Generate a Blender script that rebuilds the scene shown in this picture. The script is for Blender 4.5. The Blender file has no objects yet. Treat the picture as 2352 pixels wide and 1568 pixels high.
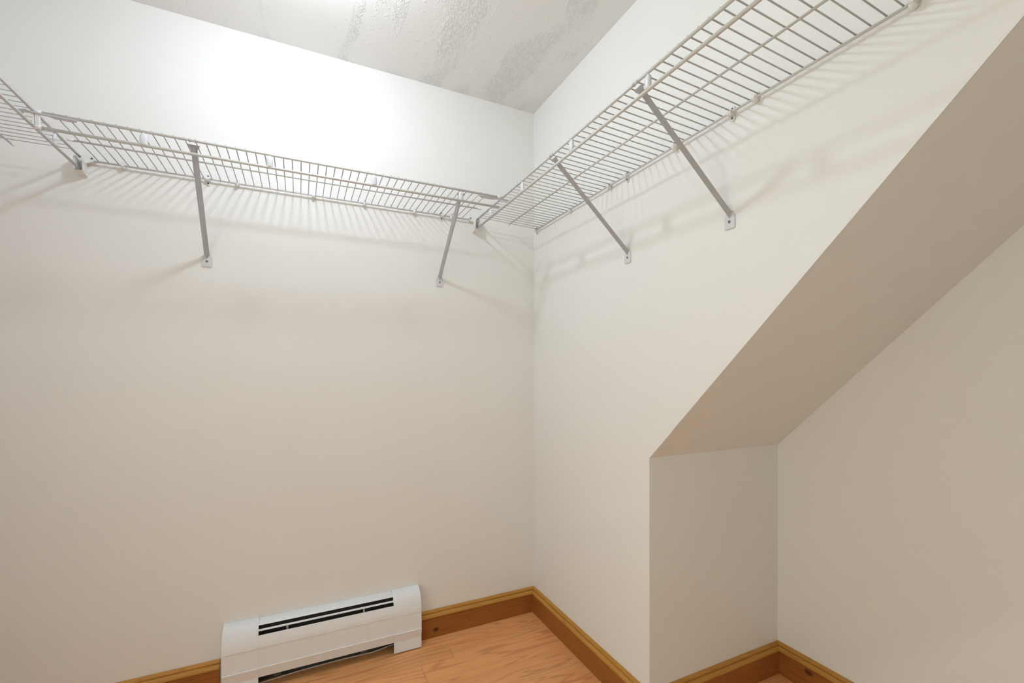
import bpy, bmesh, math, random
from mathutils import Vector, Matrix

random.seed(7)
S = bpy.context.scene
COL = S.collection

# ------------------------------------------------------------------ camera
cam_d = bpy.data.cameras.new('camera')
cam = bpy.data.objects.new('camera', cam_d)
COL.objects.link(cam)
cam.location = (-1.0402, -1.9381, 1.1696)
cam.rotation_euler = (math.pi / 2, 0, -0.4439)
cam_d.sensor_fit = 'HORIZONTAL'
cam_d.sensor_width = 36.0
cam_d.lens = 1027.65 / 2352 * 36.0
cam_d.shift_y = (855.9 - 784.0) / 2352
cam_d.clip_start = 0.02
S.camera = cam

# ------------------------------------------------------------------ world: tuned fill light, let in through an added doorway
W = bpy.data.worlds.new('world')
S.world = W
W.use_nodes = True
bg = W.node_tree.nodes['Background']
bg.inputs['Color'].default_value = (0.96, 1.0, 0.86, 1)
bg.inputs['Strength'].default_value = 2.0
LAMP_STRENGTH = 212.0
LAMP_COLOR = (0.785, 0.874, 0.99)

# ------------------------------------------------------------------ exposure
S.view_settings.view_transform = 'Standard'
S.view_settings.look = 'None'
S.view_settings.gamma = 1.0
S.view_settings.use_curve_mapping = False
S.view_settings.exposure = 0.0

# ------------------------------------------------------------------ room measures
H = 2.44            # ceiling height
FZ = 0.008          # top of the floor planks
KY, KZ = -0.8032, 0.8892   # where the slope starts on the right wall
SL = 1.0062         # rise of the slope
ND = 0.651          # depth of the nook
XL = -1.990         # left wall
YR = -2.45          # rear wall behind the camera
YS = KY - (H - KZ) / SL    # slope meets ceiling


# ------------------------------------------------------------------ node helpers
def new_mat(name):
    m = bpy.data.materials.new(name)
    m.use_nodes = True
    nt = m.node_tree
    b = nt.nodes['Principled BSDF']
    return m, nt, b


def N(nt, t, **kw):
    n = nt.nodes.new(t)
    for k, v in kw.items():
        if k in n.inputs:
            n.inputs[k].default_value = v
        else:
            setattr(n, k, v)
    return n


def L(nt, a, b):
    nt.links.new(a, b)


def ramp(nt, stops, interp='LINEAR'):
    r = nt.nodes.new('ShaderNodeValToRGB')
    r.color_ramp.interpolation = interp
    el = r.color_ramp.elements
    while len(el) < len(stops):
        el.new(0.5)
    for e, (p, c) in zip(el, stops):
        e.position = p
        e.color = (c[0], c[1], c[2], 1) if isinstance(c, (tuple, list)) else (c, c, c, 1)
    return r


def mathn(nt, op, a, b=None):
    n = nt.nodes.new('ShaderNodeMath')
    n.operation = op
    for i, v in enumerate((a, b)):
        if v is None:
            continue
        if isinstance(v, (int, float)):
            n.inputs[i].default_value = v
        else:
            nt.links.new(v, n.inputs[i])
    return n.outputs[0]


def mixc(nt, fac, a, b, blend='MIX'):
    n = nt.nodes.new('ShaderNodeMix')
    n.data_type = 'RGBA'
    n.blend_type = blend
    for sock, v in ((n.inputs[0], fac), (n.inputs[6], a), (n.inputs[7], b)):
        if isinstance(v, (int, float)):
            sock.default_value = v
        elif isinstance(v, tuple):
            sock.default_value = (v[0], v[1], v[2], 1)
        else:
            nt.links.new(v, sock)
    return n.outputs[2]


def mapping(nt, vec, scale=(1, 1, 1), loc=(0, 0, 0), rot=(0, 0, 0)):
    mp = nt.nodes.new('ShaderNodeMapping')
    mp.inputs['Scale'].default_value = scale
    mp.inputs['Location'].default_value = loc
    mp.inputs['Rotation'].default_value = rot
    nt.links.new(vec, mp.inputs['Vector'])
    return mp.outputs[0]


def noise(nt, vec, scale, detail=2.0, rough=0.5, dist=0.0):
    n = nt.nodes.new('ShaderNodeTexNoise')
    n.inputs['Scale'].default_value = scale
    n.inputs['Detail'].default_value = detail
    n.inputs['Roughness'].default_value = rough
    n.inputs['Distortion'].default_value = dist
    nt.links.new(vec, n.inputs['Vector'])
    return n.outputs['Fac']


def bump(nt, b, height, dist, strength=1.0):
    n = nt.nodes.new('ShaderNodeBump')
    n.inputs['Distance'].default_value = dist
    n.inputs['Strength'].default_value = strength
    nt.links.new(height, n.inputs['Height'])
    nt.links.new(n.outputs[0], b.inputs['Normal'])


# ------------------------------------------------------------------ materials
def wall_mat(name='wall_paint', col=(0.875, 0.865, 0.84)):
    m, nt, b = new_mat(name)
    g = nt.nodes.new('ShaderNodeNewGeometry').outputs['Position']
    n1 = noise(nt, g, 2.2, 2)
    c = mixc(nt, n1, tuple(v * 0.985 for v in col), tuple(min(1, v * 1.015) for v in col))
    L(nt, c, b.inputs['Base Color'])
    b.inputs['Roughness'].default_value = 0.55
    b.inputs['Specular IOR Level'].default_value = 0.3
    n2 = noise(nt, g, 320, 2, 0.6)
    n3 = noise(nt, g, 5.0, 2, 0.5)
    h = mathn(nt, 'ADD', mathn(nt, 'MULTIPLY', n2, 0.05), mathn(nt, 'MULTIPLY', n3, 0.9))
    bump(nt, b, h, 0.0022, 0.6)
    return m


def ceiling_mat():
    m, nt, b = new_mat('ceiling_texture_paint')
    g = nt.nodes.new('ShaderNodeNewGeometry').outputs['Position']
    b.inputs['Base Color'].default_value = (0.86, 0.855, 0.835, 1)
    b.inputs['Roughness'].default_value = 0.6
    b.inputs['Specular IOR Level'].default_value = 0.3
    patch = noise(nt, mapping(nt, g, (9, 2.6, 1), rot=(0, 0, 0.12)), 1.0, 3, 0.55, 0.5)
    mask = ramp(nt, [(0.50, 0.0), (0.60, 1.0)])
    L(nt, patch, mask.inputs[0])
    fine = noise(nt, mapping(nt, g, (1.0, 0.55, 1)), 95, 3, 0.65, 0.8)
    fr = ramp(nt, [(0.44, 0.0), (0.56, 1.0)])
    L(nt, fine, fr.inputs[0])
    h1 = mathn(nt, 'MULTIPLY', mask.outputs[0], fr.outputs[0])
    spots = noise(nt, g, 60, 1, 0.4)
    sr = ramp(nt, [(0.68, 0.0), (0.74, 1.0)])
    L(nt, spots, sr.inputs[0])
    h2 = mathn(nt, 'MULTIPLY', sr.outputs[0], 0.5)
    bump(nt, b, mathn(nt, 'ADD', h1, h2), 0.0016, 1.0)
    return m


def oak_mat():
    m, nt, b = new_mat('oak_plank_wood')
    oi = nt.nodes.new('ShaderNodeObjectInfo')
    tc = nt.nodes.new('ShaderNodeTexCoord').outputs['Object']
    off = nt.nodes.new('ShaderNodeCombineXYZ')
    L(nt, mathn(nt, 'MULTIPLY', oi.outputs['Random'], 37.0), off.inputs[0])
    L(nt, mathn(nt, 'MULTIPLY', oi.outputs['Random'], 11.3), off.inputs[1])
    va = nt.nodes.new('ShaderNodeVectorMath')
    va.operation = 'ADD'
    L(nt, tc, va.inputs[0])
    L(nt, off.outputs[0], va.inputs[1])
    v = va.outputs[0]
    big = noise(nt, mapping(nt, v, (0.85, 10.0, 1)), 1.0, 2.0, 0.38, 0.2)
    rings = mathn(nt, 'FRACT', mathn(nt, 'MULTIPLY', big, 21.0))
    line = ramp(nt, [(0.0, 0.05), (0.62, 0.10), (0.86, 1.0), (0.97, 0.35), (1.0, 0.05)])
    L(nt, rings, line.inputs[0])
    pores = noise(nt, mapping(nt, v, (14, 420, 1)), 1.0, 2.0, 0.6)
    pr = ramp(nt, [(0.45, 0.0), (0.75, 1.0)])
    L(nt, pores, pr.inputs[0])
    tone = noise(nt, mapping(nt, v, (0.9, 5, 1)), 1.3, 2)
    base = mixc(nt, tone, (0.86, 0.385, 0.14), (0.93, 0.475, 0.205))
    base = mixc(nt, mathn(nt, 'MULTIPLY', line.outputs[0], 0.55), base, (0.50, 0.185, 0.062))
    base = mixc(nt, mathn(nt, 'MULTIPLY', pr.outputs[0], 0.2), base, (0.47, 0.17, 0.058))
    hs = nt.nodes.new('ShaderNodeHueSaturation')
    L(nt, mathn(nt, 'ADD', mathn(nt, 'MULTIPLY', oi.outputs['Random'], 0.14), 0.93), hs.inputs['Value'])
    L(nt, base, hs.inputs['Color'])
    L(nt, hs.outputs[0], b.inputs['Base Color'])
    b.inputs['Roughness'].default_value = 0.42
    b.inputs['Specular IOR Level'].default_value = 0.35
    bump(nt, b, mathn(nt, 'ADD', pr.outputs[0], line.outputs[0]), -0.0002, 0.6)
    return m


def pine_mat(name, light, dark, axis, knot=None, knots=()):
    """stained pine; the grain runs along `axis`; knots are points in the wood"""
    m, nt, b = new_mat(name)
    g = nt.nodes.new('ShaderNodeNewGeometry').outputs['Position']
    sc = (1.8, 22, 22) if axis == 'x' else (22, 1.8, 22)
    v = g
    big = noise(nt, mapping(nt, v, sc), 1.0, 2.5, 0.5, 0.3)
    rings = mathn(nt, 'FRACT', mathn(nt, 'MULTIPLY', big, 9.0))
    line = ramp(nt, [(0.0, 0.0), (0.7, 0.35), (0.92, 1.0), (1.0, 0.0)])
    L(nt, rings, line.inputs[0])
    sc2 = (9, 260, 260) if axis == 'x' else (260, 9, 260)
    fib = noise(nt, mapping(nt, v, sc2), 1.0, 2, 0.6)
    blot = noise(nt, mapping(nt, v, (5, 14, 14) if axis == 'x' else (14, 5, 14)), 1.0, 2, 0.5)
    c = mixc(nt, blot, light, tuple(v0 * 0.72 for v0 in light))
    c = mixc(nt, mathn(nt, 'MULTIPLY', line.outputs[0], 0.45), c, dark)
    c = mixc(nt, mathn(nt, 'MULTIPLY', fib, 0.25), c, dark)
    for (kx, ky, kz, r) in knots:
        d = nt.nodes.new('ShaderNodeVectorMath')
        d.operation = 'DISTANCE'
        L(nt, mapping(nt, g, (0.62, 0.62, 1.0)), d.inputs[0])
        d.inputs[1].default_value = (kx * 0.62, ky * 0.62, kz)
        wob = mathn(nt, 'MULTIPLY', noise(nt, g, 70, 2), r * 0.7)
        dd = mathn(nt, 'DIVIDE', mathn(nt, 'ADD', d.outputs['Value'], wob), r)
        kr = ramp(nt, [(0.55, 1.0), (0.95, 0.75), (1.05, 0.25), (1.25, 0.6), (1.4, 0.0)])
        L(nt, mathn(nt, 'MULTIPLY', dd, 0.7), kr.inputs[0])
        c = mixc(nt, mathn(nt, 'MULTIPLY', kr.outputs[0], 0.85), c, (0.05, 0.008, 0.004))
    L(nt, c, b.inputs['Base Color'])
    b.inputs['Roughness'].default_value = 0.4
    b.inputs['Specular IOR Level'].default_value = 0.4
    bump(nt, b, fib, 0.0003, 0.5)
    return m


def paint_mat(name, col, rough=0.35, spec=0.5, fine=500, amt=0.0002):
    m, nt, b = new_mat(name)
    g = nt.nodes.new('ShaderNodeTexCoord').outputs['Object']
    n1 = noise(nt, g, 30, 2)
    c = mixc(nt, n1, tuple(v * 0.96 for v in col), tuple(min(1, v * 1.03) for v in col))
    L(nt, c, b.inputs['Base Color'])
    b.inputs['Roughness'].default_value = rough
    b.inputs['Specular IOR Level'].default_value = spec
    bump(nt, b, noise(nt, g, fine, 1), amt, 0.4)
    return m


M_WALL = wall_mat()
M_CEIL = ceiling_mat()
M_OAK = oak_mat()
M_WIRE = paint_mat('white_vinyl_shaded', (0.53, 0.525, 0.51), 0.32)  # rail vinyl again, darkened to stand for the wires' shaded undersides
M_RAIL = paint_mat('white_vinyl_rail_coating', (0.66, 0.65, 0.63), 0.32)  # same vinyl as the wires, kept lighter for the lit rims
M_PLAST = paint_mat('white_plastic', (0.82, 0.81, 0.785), 0.4)
M_STRAP = paint_mat('white_enamel', (0.70, 0.70, 0.72), 0.35)
M_STEEL = paint_mat('grey_painted_steel', (0.47, 0.47, 0.49), 0.42)
M_PLATE = paint_mat('pale_grey_steel_plate', (0.66, 0.66, 0.69), 0.45)
M_SCREW = paint_mat('zinc_screw', (0.30, 0.30, 0.31), 0.35)
M_SCREW.node_tree.nodes['Principled BSDF'].inputs['Metallic'].default_value = 0.8
M_DARK = paint_mat('dark_recess_shade', (0.06, 0.058, 0.05), 0.6)  # dark tone standing for the shade inside and under the heater
M_FIN = paint_mat('dark_greenish_fins', (0.13, 0.13, 0.105), 0.5)  # dark greenish metal of the fins, pipe and straps
M_HEAT = paint_mat('heater_enamel', (0.87, 0.89, 0.92), 0.36, 0.45)
M_CABLE = paint_mat('grey_cable_jacket', (0.74, 0.71, 0.66), 0.5)
M_BRASS = paint_mat('lamp_base_enamel', (0.75, 0.74, 0.72), 0.35)
CAP_L, CAP_D = (0.66, 0.335, 0.065), (0.34, 0.135, 0.02)  # same stain as the board, lightened as the lit upward face
BRD_L, BRD_D = (0.45, 0.165, 0.036), (0.21, 0.06, 0.012)  # same stain as the cap, darkened as the less lit upright face
M_CAPX = pine_mat('lit_stained_pine_x', CAP_L, CAP_D, 'x')
M_CAPY = pine_mat('lit_stained_pine_y', CAP_L, CAP_D, 'y')
M_BRDX = pine_mat('shaded_stained_pine_x', BRD_L, BRD_D, 'x', knots=[(-0.497, -0.0165, 0.040, 0.0085)])
M_BRDY = pine_mat('shaded_stained_pine_y', BRD_L, BRD_D, 'y', knots=[(0.6345, -0.93, 0.078, 0.009)])

# ------------------------------------------------------------------ mesh helpers


def link(name, me, mat, parent=None, smooth=False):
    o = bpy.data.objects.new(name, me)
    COL.objects.link(o)
    if mat is not None and not me.materials:
        me.materials.append(mat)
    if parent is not None:
        o.parent = parent
    if smooth:
        for p in me.polygons:
            p.use_smooth = True
    return o


def mesh_from(name, verts, faces, fix=True):
    me = bpy.data.meshes.new(name)
    me.from_pydata([tuple(v) for v in verts], [], faces)
    if fix:
        bm = bmesh.new()
        bm.from_mesh(me)
        bmesh.ops.recalc_face_normals(bm, faces=bm.faces)
        bm.to_mesh(me)
        bm.free()
    me.update()
    return me


def box_vf(x0, x1, y0, y1, z0, z1):
    v = [(x0, y0, z0), (x1, y0, z0), (x1, y1, z0), (x0, y1, z0),
         (x0, y0, z1), (x1, y0, z1), (x1, y1, z1), (x0, y1, z1)]
    f = [(0, 3, 2, 1), (4, 5, 6, 7), (0, 1, 5, 4), (1, 2, 6, 5), (2, 3, 7, 6), (3, 0, 4, 7)]
    return v, f


def box(name, lo, hi, mat, parent=None, bevel=0.0, seg=1):
    v, f = box_vf(lo[0], hi[0], lo[1], hi[1], lo[2], hi[2])
    me = mesh_from(name, v, f, False)
    if bevel:
        bm = bmesh.new()
        bm.from_mesh(me)
        bmesh.ops.bevel(bm, geom=list(bm.edges), offset=bevel, segments=seg, affect='EDGES', profile=0.5)
        bm.to_mesh(me)
        bm.free()
    return link(name, me, mat, parent)


def prism_vf(poly, axis, a0, a1):
    """extrude a closed 2D polygon along an axis; poly coords are the two other axes in order"""
    def P(p, a):
        if axis == 'x':
            return (a, p[0], p[1])
        if axis == 'y':
            return (p[0], a, p[1])
        return (p[0], p[1], a)
    n = len(poly)
    v = [P(p, a0) for p in poly] + [P(p, a1) for p in poly]
    f = [tuple(range(n)), tuple(range(2 * n - 1, n - 1, -1))]
    for i in range(n):
        j = (i + 1) % n
        f.append((i, j, n + j, n + i))
    return v, f


def prism(name, poly, axis, a0, a1, mat, parent=None):
    v, f = prism_vf(poly, axis, a0, a1)
    return link(name, mesh_from(name, v, f), mat, parent)


def tube_vf(pts, r, n=10, cap=True):
    pts = [Vector(p) for p in pts]
    v, f = [], []
    ref = None
    for i, p in enumerate(pts):
        if i == 0:
            t = pts[1] - pts[0]
        elif i == len(pts) - 1:
            t = pts[-1] - pts[-2]
        else:
            t = (pts[i + 1] - p).normalized() + (p - pts[i - 1]).normalized()
        t.normalize()
        if ref is None:
            ref = t.orthogonal().normalized()
        a = (ref - t * ref.dot(t)).normalized()
        ref = a
        bb = t.cross(a)
        for k in range(n):
            an = 2 * math.pi * k / n
            v.append(p + r * (math.cos(an) * a + math.sin(an) * bb))
    m = len(pts)
    for i in range(m - 1):
        for k in range(n):
            f.append((i * n + k, i * n + (k + 1) % n, (i + 1) * n + (k + 1) % n, (i + 1) * n + k))
    if cap:
        f.append(tuple(range(n - 1, -1, -1)))
        f.append(tuple((m - 1) * n + k for k in range(n)))
    return v, f


def tube_mesh(name, pts, r, n=10):
    v, f = tube_vf(pts, r, n)
    me = mesh_from(name, v, f)
    for p in me.polygons:
        p.use_smooth = len(p.vertices) == 4
    return me


def tube(name, pts, r, mat, parent=None, n=10):
    return link(name, tube_mesh(name, pts, r, n), mat, parent)


def join_vf(parts):
    V, F = [], []
    for v, f in parts:
        o = len(V)
        V += list(v)
        F += [tuple(i + o for i in q) for q in f]
    return V, F


def lathe_mesh(name, prof, n=24, smooth=True):
    """profile (r, z) turned about the local z axis"""
    v, f = [], []
    for r, z in prof:
        for k in range(n):
            a = 2 * math.pi * k / n
            v.append((r * math.cos(a), r * math.sin(a), z))
    for i in range(len(prof) - 1):
        for k in range(n):
            f.append((i * n + k, i * n + (k + 1) % n, (i + 1) * n + (k + 1) % n, (i + 1) * n + k))
    me = mesh_from(name, v, f)
    bm = bmesh.new()
    bm.from_mesh(me)
    bmesh.ops.remove_doubles(bm, verts=bm.verts, dist=1e-6)
    bmesh.ops.recalc_face_normals(bm, faces=bm.faces)
    bm.to_mesh(me)
    bm.free()
    if smooth:
        for p in me.polygons:
            p.use_smooth = True
    return me


def empty(name, loc=(0, 0, 0), rz=0.0):
    o = bpy.data.objects.new(name, None)
    o.empty_display_size = 0.05
    COL.objects.link(o)
    o.location = loc
    o.rotation_euler = (0, 0, rz)
    return o


def tag(o, label, cat, group=None):
    o['label'] = label
    o['category'] = cat
    if group:
        o['group'] = group
    return o


def struct(o, label=None):
    o['kind'] = 'structure'
    if label:
        o['label'] = label
    return o


# ------------------------------------------------------------------ room shell
T = 0.12
floor = struct(box('floor', (XL - T, YR - T, -0.10), (ND + T, T, 0.0), M_DARK), 'orange oak plank floor of the closet')
ceil = struct(box('ceiling', (XL - T, YR - T, H), (0.10, T, H + 0.1), M_CEIL), 'white trowel-textured flat ceiling')
struct(box('wall_back', (XL - T, 0.0, 0.0), (0.12, T, H), M_WALL), 'plain white wall behind the heater')
DY0, DY1, DZ = -2.32, -1.22, 2.06      # unseen doorway added in the left wall to admit fill light
wl = struct(box('wall_left', (XL - T, DY1, 0.0), (XL, 0.0, H), M_WALL), 'white wall carrying the shelf at the left edge')
box('lintel', (XL - T, DY0, DZ), (XL, DY1, H), M_WALL, wl)
box('opening_pier', (XL - T, YR, 0.0), (XL, DY0, H), M_WALL, wl)
# right wall: full height up to the knee, above the slope further on
wr = struct(prism('wall_right', [(0, 0), (0, H), (YS, H), (KY, KZ), (KY, 0)], 'x', 0.0, 0.004, M_WALL),
            'white wall with a diagonal lower edge above the nook')
ox, oz = 0.06 * SL / math.hypot(1, SL), 0.06 / math.hypot(1, SL)
struct(prism('wall_sloped', [(KY, KZ), (YS, H), (YS + ox, H + oz), (KY + ox, KZ + oz)], 'x', 0.004, ND + T, M_WALL),
       'sloping underside over the shadowed nook')
struct(box('wall_nook_side', (0.004, KY, 0.0), (ND + T, KY + 0.06, KZ), M_WALL), 'short knee wall at the end of the nook')
struct(prism('wall_nook_back', [(KY, 0), (KY, KZ), (YS, H), (YR, H), (YR, 0)], 'x', ND, ND + T, M_WALL),
       'shadowed back wall of the nook')
# lintel closing the room above the nook next to the rear wall
struct(box('wall_upper', (0.004, YR, H), (ND + T, YS + 0.1, H + 0.1), M_WALL))
# corner bead strip along the sloped edge
nx, nz = SL / math.hypot(1, SL), 1 / math.hypot(1, SL)
wd = 0.031
p0 = (KY - 0.10, KZ + 0.10 * SL)
p1 = (YS, H)
bead = prism('corner_bead', [p0, p1, (p1[0] + wd * nx, p1[1]), (p0[0] + wd * nx, p0[1] + wd * nz)], 'x', -0.0013, 0.0005, M_WALL, wr)

# closed rear wall behind the camera; the added doorway is in the left wall
rear = struct(box('wall_rear', (XL - T, YR - T, 0.0), (ND + T, YR, H), M_WALL), 'white wall behind the viewer')

# floor planks, each its own piece, rows run along x
rows = [0.0, -0.0837, -0.1838, -0.3225, -0.4590]
while rows[-1] > YR - T:
    rows.append(rows[-1] - (0.1005, 0.1385, 0.1370)[len(rows) % 3])
joints = {1: [-1.42, -0.467], 2: [-1.55, -0.604, 0.33], 0: [-1.25, 0.1], 3: [-1.12, 0.18], 4: [-0.95, 0.25]}
for i in range(len(rows) - 1):
    y1, y0 = rows[i], rows[i + 1]
    js = joints.get(i)
    if js is None:
        st = XL + random.uniform(0.1, 0.8)
        js = []
        while st < ND:
            js.append(st)
            st += random.uniform(0.75, 1.05)
    xs = [XL] + [j for j in js if XL + 0.05 < j] + [ND]
    for a, b in zip(xs[:-1], xs[1:]):
        if b - a < 0.02:
            continue
        cx, cy = (a + b) / 2, (y0 + y1) / 2
        hx, hy = (b - a) / 2 - 0.00035, (y1 - y0) / 2 - 0.00035
        v, f = box_vf(-hx, hx, -hy, hy, 0.0, FZ)
        me = mesh_from('plank', v, f, False)
        bm = bmesh.new()
        bm.from_mesh(me)
        top = [e for e in bm.edges if all(abs(w.co.z - FZ) < 1e-6 for w in e.verts)]
        bmesh.ops.bevel(bm, geom=top, offset=0.0006, segments=1, affect='EDGES')
        bm.to_mesh(me)
        bm.free()
        o = link('plank', me, M_OAK, floor)
        o.location = (cx, cy, 0.0)


# baseboards: flat board with a moulded cap; profiles are (offset from wall, z)
BRD = [(0.0, FZ), (0.0165, FZ), (0.0165, 0.0905), (0.0150, 0.0920), (0.0, 0.0920)]
CAPP = [(0.0, 0.0925), (0.0150, 0.0925), (0.0185, 0.0945), (0.0200, 0.0980), (0.0195, 0.1020), (0.0170, 0.1055),
        (0.0145, 0.1085), (0.0125, 0.1110), (0.0085, 0.1118), (0.0085, 0.1130), (0.0105, 0.1140), (0.0105, 0.1165), (0.0090, 0.1195),
        (0.0065, 0.1225), (0.0040, 0.1245), (0.0, 0.1245)]


def base_run(name, face, along0, along1, wallpos, mats, m0, m1, label):
    """face: '-y' (board faces -y, runs in x) or '-x' (faces -x, runs in y). m0/m1: mitre sign at each end"""
    def mk(nm, prof, mat, parent):
        v, f = [], []
        n = len(prof)
        for end, mt in ((along0, m0), (along1, m1)):
            for d, z in prof:
                a = end + mt * d
                v.append((a, wallpos - d, z) if face == '-y' else (wallpos - d, a, z))
        f = [tuple(range(n)), tuple(range(2 * n - 1, n - 1, -1))]
        for i in range(n):
            j = (i + 1) % n
            f.append((i, j, n + j, n + i))
        return link(nm, mesh_from(nm, v, f), mat, parent)
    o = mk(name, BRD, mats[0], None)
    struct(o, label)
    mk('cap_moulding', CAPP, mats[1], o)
    return o


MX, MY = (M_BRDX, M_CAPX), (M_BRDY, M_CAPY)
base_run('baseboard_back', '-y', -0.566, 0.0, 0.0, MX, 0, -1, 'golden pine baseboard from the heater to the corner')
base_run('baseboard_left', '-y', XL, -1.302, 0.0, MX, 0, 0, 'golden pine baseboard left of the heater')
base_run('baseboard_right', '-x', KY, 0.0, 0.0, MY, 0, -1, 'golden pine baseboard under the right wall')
base_run('baseboard_nook', '-y', 0.0, ND, KY, MX, 0, -1, 'stained pine baseboard on the knee wall in the nook')
base_run('baseboard_nook_back', '-x', YR, KY, ND, MY, 0, -1, 'stained pine baseboard along the back of the nook')

# ------------------------------------------------------------------ ceiling lamp just above the frame
LX, LY = -1.025, -0.655
lamp = tag(empty('ceiling_lamp', (LX, LY, H)), 'bare white globe bulb in a round holder on the flat ceiling', 'lamp')
link('base', lathe_mesh('base', [(0.0, 0.0), (0.058, 0.0), (0.060, -0.004), (0.058, -0.012), (0.034, -0.020), (0.026, -0.026), (0.026, -0.044), (0.0, -0.044)], 32), M_BRASS, lamp)
m_glow, nt, b = new_mat('lit_opal_glass')
b.inputs['Base Color'].default_value = (0.9, 0.9, 0.88, 1)
b.inputs['Emission Color'].default_value = (*LAMP_COLOR, 1)
b.inputs['Emission Strength'].default_value = LAMP_STRENGTH
blb = link('bulb_housing', lathe_mesh('bulb_housing', [(0.0, -0.040), (0.0150, -0.040), (0.0180, -0.050), (0.0250, -0.060), (0.0310, -0.068), (0.0, -0.068)], 28), M_PLAST, lamp)
link('bulb_dome', lathe_mesh('bulb_dome', [(0.046 * math.cos(math.radians(t)), -0.096 - 0.038 * math.sin(math.radians(t))) for t in range(-48, 90, 8)]
                             + [(0.0, -0.1340)], 32), m_glow, blb)


# ------------------------------------------------------------------ wire shelves
def make_shelf(label, loc, rz, x0, x1, wires, straps, zf, zb, ext, depth=0.309):
    """local frame: wall at y=0, front at y=-depth, length along x"""
    t = tag(empty('wire_shelf', loc, rz), label, 'shelf', 'white wire closet shelves')
    zm = (zf + zb) / 2
    xr0, xr1, xl0, xl1, xm0, xm1, xb0, xb1 = ext
    tube('front_rail', [(xr0, -depth, zf), (xr1, -depth, zf)], 0.0039, M_RAIL, t, 12)
    tube('hang_rod', [(xl0, -depth, zf - 0.0405), (xl1, -depth, zf - 0.0405)], 0.0043, M_RAIL, t, 12)
    tube('middle_rail', [(xm0, -depth + 0.152, zm), (xm1, -depth + 0.152, zm)], 0.0029, M_RAIL, t, 10)
    tube('back_rail', [(xb0, -0.0125, zb), (xb1, -0.0125, zb)], 0.0031, M_RAIL, t, 10)
    wm = tube_mesh('wire', [(0, -depth - 0.0015, zf + 0.0048), (0, -depth * 0.5, zm + 0.0045), (0, -0.0095, zb + 0.0047)], 0.00165, 8)
    wm.materials.append(M_WIRE)
    for x in wires:
        o = link('wire', wm, None, t)
        o.location = (x, 0, 0)
    # flat straps that carry the hang rod
    ring = [(0.0096 * math.cos(math.radians(t)), -0.0056 * math.sin(math.radians(t))) for t in range(0, 181, 15)] + [(-0.0096, 0.0022), (0.0096, 0.0022)]
    sv, sf = [], []
    lv = [(-0.0395, 0.96, 0.9), (-0.0375, 1.0, 1.0), (-0.0150, 1.0, 1.0), (-0.0105, 0.90, 0.85), (-0.0072, 0.66, 0.65), (-0.0050, 0.36, 0.45), (-0.0030, 0.25, 0.35)]
    k_ = len(ring)
    for z_, a_, b2 in lv:
        for px, py in ring:
            sv.append((px * a_, py * b2, z_))
    for i in range(len(lv) - 1):
        for k in range(k_):
            sf.append((i * k_ + k, i * k_ + (k + 1) % k_, (i + 1) * k_ + (k + 1) % k_, (i + 1) * k_ + k))
    sf.append(tuple(range(k_)))
    sf.append(tuple(range(len(lv) * k_ - 1, (len(lv) - 1) * k_ - 1, -1)))
    sm = mesh_from('rod_strap', sv, sf)
    for p in sm.polygons:
        p.use_smooth = len(p.vertices) == 4 and abs(p.normal.y) < 2 and p.normal.y < 0.5
    sm.materials.append(M_STRAP)
    for x in straps:
        o = link('rod_strap', sm, None, t)
        o.location = (x, -depth, zf)
    # vinyl end caps
    for (x, s) in ((xm0, -1), (xm1, 1)):
        cm = tube_mesh('end_cap', [(x - s * 0.012, -depth + 0.152, zm), (x + s * 0.001, -depth + 0.152, zm), (x + s * 0.003, -depth + 0.152, zm)], 0.0036, 10)
        link('end_cap', cm, M_PLAST, t)
    return t


PA, PB = 0.02642, 0.02672
wa = [-1.1929 + n * PA for n in range(-17, 32)]
wa = [x for x in wa if -1.655 < x < -0.350]
shelfA = make_shelf('long white wire shelf along the wall above the heater', (0, 0, 0), 0.0, -1.66, -0.34, wa,
                    [-1.4473, -1.1253, -0.8023, -0.4816], 1.868, 1.8672,
                    (-1.682, -0.318, -1.682, -0.322, -1.664, -0.343, -1.652, -0.338))
wb = [1.1465 + n * PB for n in range(-42, 24)]
wb = [x for x in wb if 0.045 < x < 1.735]
shelfB = make_shelf('white wire shelf rising along the right wall above the slope', (0, 0, 0), -math.pi / 2, 0.03, 1.74, wb,
                    [0.1903, 0.4878, 0.8119, 1.1351, 1.458], 1.8665, 1.8555,
                    (0.030, 1.738, 0.030, 1.738, 0.043, 1.735, 0.040, 1.735))
wc = [-0.3372 + n * 0.0265 for n in range(-56, 12)]
wc = [x for x in wc if -1.19 < x < -0.055]
shelfC = make_shelf('partly seen white wire shelf on the left wall', (-1.991, 0, 0), math.pi / 2, -1.85, -0.03, wc,
                    [-0.191, -0.513, -0.836, -1.158], 1.8695, 1.868,
                    (-1.195, -0.030, -1.195, -0.030, -1.19, -0.040, -1.19, -0.040))


# ------------------------------------------------------------------ diagonal support brackets
def screw_mesh(r):
    return lathe_mesh('screw', [(0.0, 0.0012), (r * 0.32, 0.0012), (r * 0.36, 0.0022), (r * 0.75, 0.0018), (r, 0.0004), (r, -0.002)], 16)


SCREW_B = screw_mesh(0.0042)
SCREW_B.materials.append(M_SCREW)
SCREW_S = screw_mesh(0.0034)
SCREW_S.materials.append(M_SCREW)
SLOT = mesh_from('recess', *join_vf([box_vf(-0.0023, 0.0023, -0.0006, 0.0006, 0.0016, 0.0026),
                                     box_vf(-0.0006, 0.0006, -0.0023, 0.0023, 0.0016, 0.0026)]), fix=False)
SLOT.materials.append(M_DARK)


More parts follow.
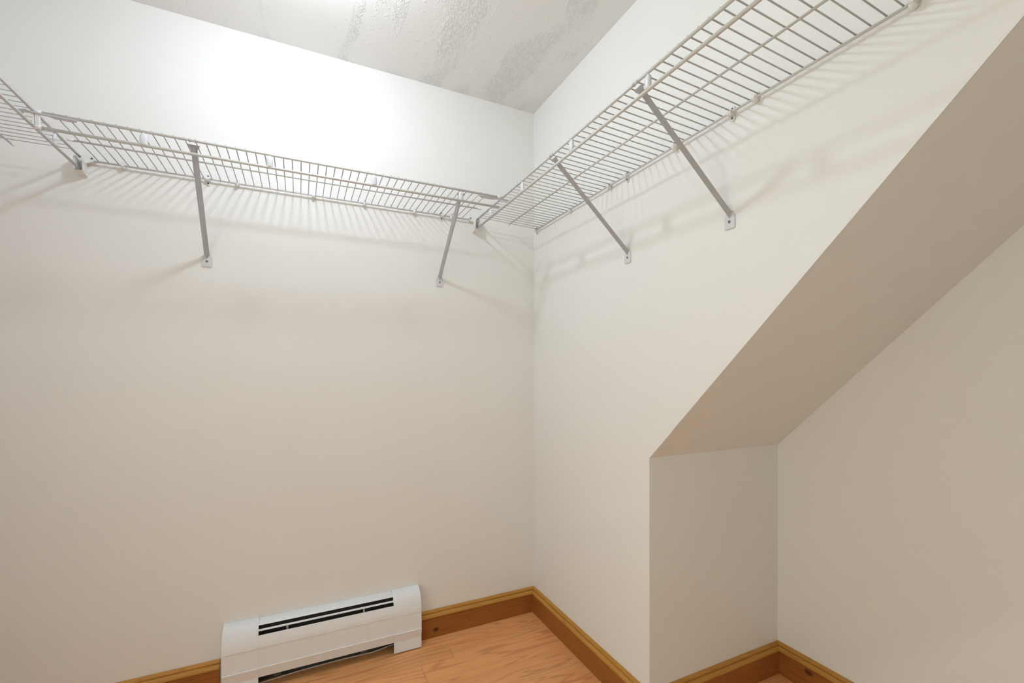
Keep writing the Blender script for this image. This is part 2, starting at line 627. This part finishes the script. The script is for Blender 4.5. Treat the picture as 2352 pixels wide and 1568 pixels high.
def put_screw(parent, x, y, z, mesh=None):
    o = link('screw', mesh or SCREW_B, None, parent)
    o.location = (x, y, z)
    o.rotation_euler = (math.pi / 2, 0, 0)
    s = link('recess', SLOT, None, o)
    s.rotation_euler = (0, 0, 0.5)
    return o


def make_bracket(label, loc, rz, top_dx, depth=0.305, zt=1.8605, zfoot=1.588):
    """local frame: wall at y=0; top hook at y=-depth; foot at origin x"""
    t = tag(empty('shelf_bracket', loc, rz), label, 'bracket', 'grey diagonal shelf brackets')
    A = Vector((top_dx, -depth + 0.004, zt - 0.008))
    B = Vector((0.0, -0.0035, zfoot))
    d = (B - A).normalized()
    wx = Vector((1, 0, 0))
    wx = (wx - d * wx.dot(d)).normalized()
    out = d.cross(wx).normalized()
    if out.z > 0:
        out = -out
    th = 0.0012
    hw, hd = 0.0084, 0.0105
    sec = [(-hw, 0.0), (0.0, hd), (hw, 0.0), (hw - th * 1.2, 0.0), (0.0, hd - th * 1.6), (-hw + th * 1.2, 0.0)]
    v = []
    for P in (A, B + d * 0.004):
        for a, o_ in sec:
            v.append(P + wx * a + out * (o_ - hd * 0.5))
    n = 6
    f = [tuple(range(n)), tuple(range(2 * n - 1, n - 1, -1))]
    for i in range(n):
        j = (i + 1) % n
        f.append((i, j, n + j, n + i))
    link('strut', mesh_from('strut', v, f), M_STEEL, t)
    # foot plate against the wall, rounded shoulders
    z0 = 1.5535
    poly = [(-0.0135, z0), (0.0135, z0), (0.0155, z0 + 0.004), (0.0155, z0 + 0.027), (0.0145, z0 + 0.034), (0.0110, z0 + 0.041),
            (0.0080, z0 + 0.047), (-0.0080, z0 + 0.047), (-0.0110, z0 + 0.041), (-0.0145, z0 + 0.034), (-0.0155, z0 + 0.027), (-0.0155, z0 + 0.004)]
    prism('foot_plate', poly, 'y', -0.0036, -0.0006, M_STRAP, t)
    put_screw(t, 0.0, -0.0036, 1.5725, SCREW_B)
    # flared head that clips under the front rail
    hx = top_dx
    hv, hf = [], []
    levels = [(-0.002, 0.0150, 0.000), (0.003, 0.0152, 0.000), (0.008, 0.0115, 0.001), (0.018, 0.0072, 0.001)]
    for s, w_, lift in levels:
        c = A - d * 0.004 + d * s
        for sx, yo in ((-w_, 0.0), (0.0, hd * 0.55), (w_, 0.0), (w_ - 0.0008, -0.0016), (0.0, hd * 0.55 - 0.0018), (-w_ + 0.0008, -0.0016)):
            hv.append(c + wx * sx + out * (yo * 0.12 + lift * 0.2 - 0.0025))
    for i in range(len(levels) - 1):
        for k in range(6):
            j = (k + 1) % 6
            hf.append((i * 6 + k, i * 6 + j, (i + 1) * 6 + j, (i + 1) * 6 + k))
    hf.append(tuple(range(6)))
    hf.append(tuple(range(len(levels) * 6 - 1, len(levels) * 6 - 7, -1)))
    link('head', mesh_from('head', hv, hf), M_STEEL, t)
    # two tongues hooked over the front rail
    for sx, w_ in ((-0.0080, 0.0028), (0.0060, 0.0018)):
        pts = []
        for k in range(8):
            an = math.radians(-60 + k * 40)
            pts.append((-0.309 + 0.0050 * math.cos(an + math.pi / 2), 1.868 + (zt - 1.8605) + 0.0050 * math.sin(an + math.pi / 2)))
        inner = [(-0.309 + (p[0] + 0.309) * 0.8, (1.868 + zt - 1.8605) + (p[1] - (1.868 + zt - 1.8605)) * 0.8) for p in reversed(pts)]
        prism('hook', pts + inner, 'x', hx + sx - w_, hx + sx + w_, M_STEEL, t)
    return t


make_bracket('grey diagonal bracket under the long shelf, nearer the left edge', (-1.3420, 0, 0), 0.0, 0.013)
make_bracket('slim grey diagonal bracket under the long shelf, near the room corner', (-0.4760, 0, 0), 0.0, -0.003)
make_bracket('larger grey diagonal bracket under the right shelf, nearest the viewer', (0, -1.1090, 0), -math.pi / 2, -0.013, zt=1.8590)
make_bracket('grey diagonal bracket under the right shelf, nearer the room corner', (0, -0.6980, 0), -math.pi / 2, 0.002, zt=1.8590)


# ------------------------------------------------------------------ wall clips that hold the back rail
def ellipsoid_vf(c, rx, ry, rz, n=12, m=8):
    v, f = [], []
    for i in range(m + 1):
        th = math.pi * i / m
        for k in range(n):
            a = 2 * math.pi * k / n
            v.append((c[0] + rx * math.sin(th) * math.cos(a), c[1] + ry * math.sin(th) * math.sin(a), c[2] + rz * math.cos(th)))
    for i in range(m):
        for k in range(n):
            f.append((i * n + k, i * n + (k + 1) % n, (i + 1) * n + (k + 1) % n, (i + 1) * n + k))
    return v, f


def clean(me):
    bm = bmesh.new()
    bm.from_mesh(me)
    bmesh.ops.remove_doubles(bm, verts=bm.verts, dist=1e-6)
    bmesh.ops.recalc_face_normals(bm, faces=bm.faces)
    bm.to_mesh(me)
    bm.free()
    return me


# hook clip: tab with a pin above, rounded cup under the rail
cup = ellipsoid_vf((0, -0.0105, -0.0035), 0.0068, 0.0098, 0.0085)
tabp = prism_vf([(-0.0062, -0.004), (0.0062, -0.004), (0.0062, 0.014), (0.0045, 0.0175), (0.0, 0.019), (-0.0045, 0.0175), (-0.0062, 0.014)], 'y', -0.0045, -0.0004)
lip = prism_vf([(-0.0195, -0.001), (-0.0150, -0.001), (-0.0160, 0.0065), (-0.0185, 0.0065)], 'x', -0.0045, 0.0045)
CLIP_H = clean(mesh_from('clip_body', *join_vf([cup, tabp, lip])))
for p in CLIP_H.polygons:
    p.use_smooth = False
CLIP_H.materials.append(M_PLAST)
PIN = lathe_mesh('pin', [(0.0, 0.0022), (0.0020, 0.0022), (0.0027, 0.0012), (0.0030, -0.001)], 14)
PIN.materials.append(M_PLAST)
# saddle clip: two screw ears and a strap over the rail
ear_u = prism_vf([(-0.0062, 0.004), (0.0062, 0.004), (0.0062, 0.015), (0.0045, 0.0185), (0.0, 0.020), (-0.0045, 0.0185), (-0.0062, 0.015)], 'y', -0.0042, -0.0004)
ear_l = prism_vf([(-0.0062, -0.004), (0.0062, -0.004), (0.0062, -0.015), (0.0045, -0.0185), (0.0, -0.020), (-0.0045, -0.0185), (-0.0062, -0.015)], 'y', -0.0042, -0.0004)
sad = []
outer = [(-0.0125 + 0.0075 * math.cos(a), 0.0075 * math.sin(a)) for a in [math.radians(90 + i * 22.5) for i in range(9)]]
saddle = prism_vf([(-0.0004, 0.0075)] + outer + [(-0.0004, -0.0075)], 'x', -0.0062, 0.0062)
CLIP_S = clean(mesh_from('clip_body', *join_vf([ear_u, ear_l, saddle])))
CLIP_S.materials.append(M_PLAST)


def hook_clip(label, loc, rz):
    t = tag(empty('wall_clip', loc, rz), label, 'wall clip', 'white plastic clips under the shelf backs')
    link('clip_body', CLIP_H, None, t)
    o = link('pin', PIN, None, t)
    o.location = (0, -0.0045, 0.0115)
    o.rotation_euler = (math.pi / 2, 0, 0)
    return t


def saddle_clip(label, loc, rz):
    t = tag(empty('saddle_clip', loc, rz), label, 'wall clip', 'white two-screw saddle clips')
    link('clip_body', CLIP_S, None, t)
    put_screw(t, 0, -0.0042, 0.0125, SCREW_S)
    put_screw(t, 0, -0.0042, -0.0125, SCREW_S)
    return t


ZA, ZB = 1.8672, 1.8555
for x, lb in ((-1.5758, 'white hook clip under the long shelf, first from its left end'),
              (-1.2473, 'white hook clip under the long shelf, just right of its left bracket'),
              (-0.9895, 'white hook clip near the middle of the long shelf, with a round pin'),
              (-0.7969, 'white hook clip on the long shelf, right of its middle'),
              (-0.5912, 'white hook clip on the long shelf, left of its right bracket'),
              (-0.4266, 'white hook clip on the long shelf, touching its right bracket')):
    hook_clip(lb, (x, 0, ZA), 0.0)
saddle_clip('two-screw saddle clip beside the left bracket of the long shelf', (-1.3377, 0, ZA), 0.0)
saddle_clip('two-screw saddle clip left of the slim bracket near the corner', (-0.4688, 0, ZA), 0.0)
for y, lb in ((-0.3405, 'white hook clip on the right shelf, second from the corner'),
              (-0.6065, 'white hook clip on the right shelf, just before its far bracket'),
              (-0.9228, 'white hook clip on the right shelf, half hidden by the near bracket'),
              (-1.1885, 'white hook clip on the right shelf, right of its saddle clip'),
              (-1.5075, 'large white hook clip on the right shelf, cut by the top edge')):
    hook_clip(lb, (0, y, ZB), -math.pi / 2)
saddle_clip('two-screw saddle clip at the corner end of the right shelf', (0, -0.0418, ZB), -math.pi / 2)
saddle_clip('two-screw saddle clip behind the far bracket of the right shelf', (0, -0.6986, ZB), -math.pi / 2)
saddle_clip('two-screw saddle clip on the right shelf, nearest the viewer', (0, -1.1185, ZB), -math.pi / 2)


# ------------------------------------------------------------------ end brackets that catch the side shelves at the back wall
def end_bracket(label, x, mirror):
    s = mirror      # +1: ear to the right (+x), -1: ear to the left
    t = tag(empty('end_bracket', (x, 0, 0)), label, 'bracket', 'white shelf end brackets')
    zt, zb_ = 1.8800, 1.8205
    prof = [(0.0, zt), (-0.036, zt - 0.004), (-0.038, zt - 0.008), (-0.038, zb_ + 0.004), (-0.036, zb_ + 0.001), (0.0, zb_ - 0.006)]
    parts = []
    for a0, a1 in ((0.0085, 0.0105), (-0.0105, -0.0085)):
        parts.append(prism_vf(prof, 'x', a0, a1))
    parts.append(prism_vf([(-0.0006, zb_ - 0.006), (-0.036, zb_ + 0.001), (-0.0375, zb_ + 0.0035), (-0.0006, zb_ + 0.0035)], 'x', -0.0086, 0.0086))
    parts.append(box_vf(-0.0084, 0.0084, -0.0030, 0.0, zb_ - 0.004, zt - 0.0005))
    # rim round the mouth
    parts.append(box_vf(-0.0128, -0.0088, -0.0388, -0.0357, zb_ + 0.002, zt - 0.006))
    parts.append(box_vf(0.0088, 0.0118, -0.0388, -0.0357, zb_ + 0.002, zt - 0.006))
    me = mesh_from('holder', *join_vf(parts))
    link('holder', me, M_PLAST, t)
    e = [(0.010, 1.886), (0.018, 1.889), (0.028, 1.884), (0.033, 1.876), (0.031, 1.868), (0.010, 1.858)]
    prism('ear', [(s * a, z) for a, z in e], 'y', -0.0045, 0.0, M_PLAST, t)
    rib = [(0.010, 1.862), (0.030, 1.866), (0.031, 1.864), (0.010, 1.856)]
    prism('rib', [(s * a, z) for a, z in rib], 'y', -0.016, 0.0, M_PLAST, t)
    put_screw(t, s * 0.022, -0.0045, 1.8775, SCREW_S)
    return t


end_bracket('white end bracket on the back wall holding the left shelf', -1.682, 1)
end_bracket('white end bracket on the back wall holding the right shelf', -0.309, -1)


# ------------------------------------------------------------------ grey joining plates at both shelf corners
def joint_plate(label, poly, hole, flag):
    t = tag(empty('joining_plate', (poly[0][0], poly[0][1], 1.8622)), label, 'plate', 'grey corner joining plates')
    x0, y0 = poly[0]
    me = bpy.data.meshes.new('plate')
    bm = bmesh.new()
    vs = [bm.verts.new((p[0] - x0, p[1] - y0, 0.0)) for p in poly]
    fc = bm.faces.new(vs)
    r = bmesh.ops.extrude_face_region(bm, geom=[fc])
    for g in r['geom']:
        if isinstance(g, bmesh.types.BMVert):
            g.co.z += 0.0016
    bmesh.ops.recalc_face_normals(bm, faces=bm.faces)
    bm.to_mesh(me)
    bm.free()
    link('plate', me, M_PLATE, t)
    for hx, hy in hole:
        o = link('bolt', lathe_mesh('bolt', [(0.0, -0.0022), (0.0028, -0.0022), (0.0038, -0.001), (0.0038, 0.0006)], 14), M_PLAST, t)
        o.location = (hx - x0, hy - y0, 0.0)
    return t


joint_plate('grey joining plate under the rail where long and right shelves meet',
            [(-0.404, -0.305), (-0.404, -0.300), (-0.391, -0.286), (-0.342, -0.286), (-0.330, -0.295), (-0.310, -0.295), (-0.279, -0.290), (-0.274, -0.297),
             (-0.288, -0.314), (-0.318, -0.312), (-0.330, -0.309)], [(-0.372, -0.294)], 1)
joint_plate('grey curved joining plate where left and long shelves meet',
            [(-1.592, -0.313), (-1.597, -0.300), (-1.606, -0.296), (-1.642, -0.296), (-1.652, -0.305), (-1.682, -0.306), (-1.700, -0.306), (-1.710, -0.293),
             (-1.716, -0.304), (-1.708, -0.318), (-1.694, -0.325), (-1.678, -0.318), (-1.655, -0.315)], [(-1.617, -0.302)], 1)


# plastic rail connector: long shelf rails snapped onto the left shelf
def connector(label, x, zf, top=True, low=True):
    t = tag(empty('rail_connector', (x, -0.309, zf)), label, 'connector', 'white rail connectors')
    parts = []
    if top:
        link('sleeve', tube_mesh('sleeve', [(-0.0085, 0, 0), (0.0085, 0, 0)], 0.0058, 14), M_PLAST, t)
    if low:
        link('sleeve', tube_mesh('sleeve', [(-0.0085, 0, -0.0405), (0.0085, 0, -0.0405)], 0.0060, 14), M_PLAST, t)
    if top and low:
        box('web', (-0.0055, -0.0035, -0.037), (0.0055, 0.0025, -0.003), M_PLAST, t, 0.001)
        box('side_flange', (-0.0095, -0.0050, -0.043), (-0.0065, 0.0050, 0.003), M_PLAST, t, 0.001)
    return t


connector('white plastic connector joining the long shelf to the left shelf', -1.6735, 1.868)
connector('small white sleeve where the long shelf meets the right shelf', -0.3215, 1.868, True, False)

# ------------------------------------------------------------------ baseboard heater
HX0, HX1 = -1.2895, -0.5735
CX0, CX1 = -1.1755, -0.6875     # inner edges of the end caps
htr = tag(empty('baseboard_heater', ((HX0 + HX1) / 2, 0, FZ)), 'white metal baseboard heater on the back wall', 'heater')


def hw(v):
    return (v[0] - htr.location.x, v[1], v[2] - FZ)


def refine(prof, k=5):
    """Catmull-Rom through the gently curving stretches of a profile; sharp folds stay"""
    P = [Vector(p) for p in prof]
    out_ = []
    for i in range(len(P) - 1):
        a, c = P[i], P[i + 1]
        p0_ = P[i - 1] if i > 0 else a - (c - a)
        p3_ = P[i + 2] if i + 2 < len(P) else c + (c - a)
        d0, d1, d2 = (a - p0_).normalized(), (c - a).normalized(), (p3_ - c).normalized()
        if d0.dot(d1) > 0.85 and d1.dot(d2) > 0.85 and (c - a).length > 0.006:
            for j in range(k):
                t = j / k
                out_.append(0.5 * ((2 * a) + (c - p0_) * t + (2 * p0_ - 5 * a + 4 * c - p3_) * t * t + (3 * a - p0_ - 3 * c + p3_) * t ** 3))
        else:
            out_.append(a)
    out_.append(P[-1])
    return [tuple(q) for q in out_]


def shell(name, prof, x0, x1, mat, parent, th=0.0012, closed=False, smooth_from=None):
    """bent sheet: open profile (y,z) given thickness inwards, extruded along x"""
    P = [Vector((p[0], p[1])) for p in refine(prof)]
    n = len(P)
    inn = []
    for i in range(n):
        a = P[max(0, i - 1)]
        c = P[min(n - 1, i + 1)]
        t_ = (c - a).normalized()
        nn = Vector((t_.y, -t_.x))
        inn.append(P[i] - nn * th if nn.x < 0 or (abs(nn.x) < 1e-6 and nn.y > 0) else P[i] + nn * th)
    poly = [tuple(p) for p in P] + [tuple(p) for p in reversed(inn)]
    v, f = prism_vf(poly, 'x', x0, x1)
    me = mesh_from(name, [hw(q) for q in v], f)
    return link(name, me, mat, parent)


upper = [(-0.0006, 0.2452), (-0.012, 0.2455), (-0.022, 0.2432), (-0.032, 0.2380), (-0.041, 0.2300), (-0.049, 0.2195), (-0.056, 0.2060), (-0.0615, 0.1905),
         (-0.0650, 0.1760), (-0.0662, 0.1645)]
lower = [(-0.0640, 0.1640), (-0.0655, 0.1200), (-0.0662, 0.0935), (-0.0692, 0.0925), (-0.0690, 0.0900), (-0.0668, 0.0800), (-0.0640, 0.0660), (-0.0622, 0.0560)]
foot = [(-0.0632, 0.0450), (-0.0640, 0.0300), (-0.0645, FZ + 0.0045)]


def off(prof, d):
    """push a profile outwards by d (end caps sit over the body)"""
    return [(y - d, z + (d if z > 0.2 else 0)) for y, z in prof]


for a, b_, lb in ((HX0, CX0, 'left'), (CX1, HX1, 'right')):
    up_ = off(upper, 0.0018)
    up_[0] = (-0.0006, up_[0][1])
    cap = shell('end_cap', up_ + off(lower, 0.0018) + off(foot, 0.0018), a, b_, M_HEAT, htr, 0.0014)
    # side cheek closing the outer end
    pr = [(-0.0006, FZ + 0.0045), (-0.0006, 0.2452)] + upper[1:] + lower + foot
    xa, xb = (a + 0.0002, a + 0.0014) if lb == 'left' else (b_ - 0.0014, b_ - 0.0002)
    v, f = prism_vf(pr, 'x', xa, xb)
    link('end_cheek', mesh_from('end_cheek', [hw(q) for q in v], f), M_HEAT, cap)
# body: top hood, louvre rail, front panel
shell('top_hood', [(-0.0006, 0.2445), (-0.012, 0.2448), (-0.022, 0.2425), (-0.031, 0.2382), (-0.0372, 0.2332), (-0.0350, 0.2318)], CX0 - 0.01, CX1 + 0.01, M_HEAT, htr, 0.0012)
v, f = prism_vf([(-0.0450, 0.2230), (-0.0472, 0.2222), (-0.0496, 0.2178), (-0.0484, 0.2170), (-0.0450, 0.2200)], 'x', CX0 - 0.01, CX1 + 0.01)
link('louvre_rail', mesh_from('louvre_rail', [hw(q) for q in v], f), M_HEAT, htr)
fp = [(-0.0540, 0.2035), (-0.0568, 0.2050), (-0.0580, 0.2020), (-0.0615, 0.1905), (-0.0650, 0.1760), (-0.0662, 0.1645)] + lower[:-1] + [(-0.0622, 0.0560)]
shell('front_panel', fp, CX0 - 0.01, CX1 + 0.01, M_HEAT, htr, 0.0012)
for x in (-1.0807, -0.8044):
    for dx in (-0.0022, 0.0022):
        v, f = box_vf(x + dx - 0.0009, x + dx + 0.0009, -0.0535, -0.0500, 0.2030, 0.2175)
        link('louvre_clip', mesh_from('louvre_clip', [hw(q) for q in v], f, False), M_PLATE, htr)
# inside: back plate coloured dark as shade, and the finned element
v, f = box_vf(HX0 + 0.01, HX1 - 0.01, -0.0040, -0.0012, FZ + 0.001, 0.2380)
link('back_plate', mesh_from('back_plate', [hw(q) for q in v], f, False), M_DARK, htr)
fins = []
x = CX0 + 0.01
while x < CX1 - 0.01:
    fins.append(box_vf(x, x + 0.0009, -0.0520, -0.0080, 0.050, 0.145))
    x += 0.0075
el = link('heating_element', mesh_from('heating_element', [hw(q) for q in join_vf(fins)[0]], join_vf(fins)[1], False), M_FIN, htr)
el['kind'] = 'stuff'
tube('pipe', [hw((HX0 + 0.02, -0.030, 0.098)), hw((HX1 - 0.02, -0.030, 0.098))], 0.009, M_FIN, htr, 12)
for x0_, x1_ in ((-1.128, -1.104), (-0.812, -0.786)):
    v, f = box_vf(x0_, x1_, -0.0120, -0.0045, 0.0125, 0.052)
    link('hanger_strap', mesh_from('hanger_strap', [hw(q) for q in v], f, False), M_FIN, htr)

# thin cable lying along the wall under the heater
cp = [(-1.235, -0.030, 0.0108), (-1.180, -0.024, 0.0108), (-1.1114, -0.017, 0.0108), (-1.05, -0.011, 0.0108), (-0.9947, -0.0085, 0.0108), (-0.93, -0.0075, 0.0108), (-0.8706, -0.0075, 0.0112),
      (-0.82, -0.010, 0.0110), (-0.7667, -0.013, 0.0112), (-0.73, -0.0115, 0.0140), (-0.700, -0.010, 0.0180), (-0.670, -0.010, 0.0190)]
tag(tube('cable', cp, 0.0024, M_CABLE, None, 8), 'thin grey cable lying on the floor under the heater', 'cable')
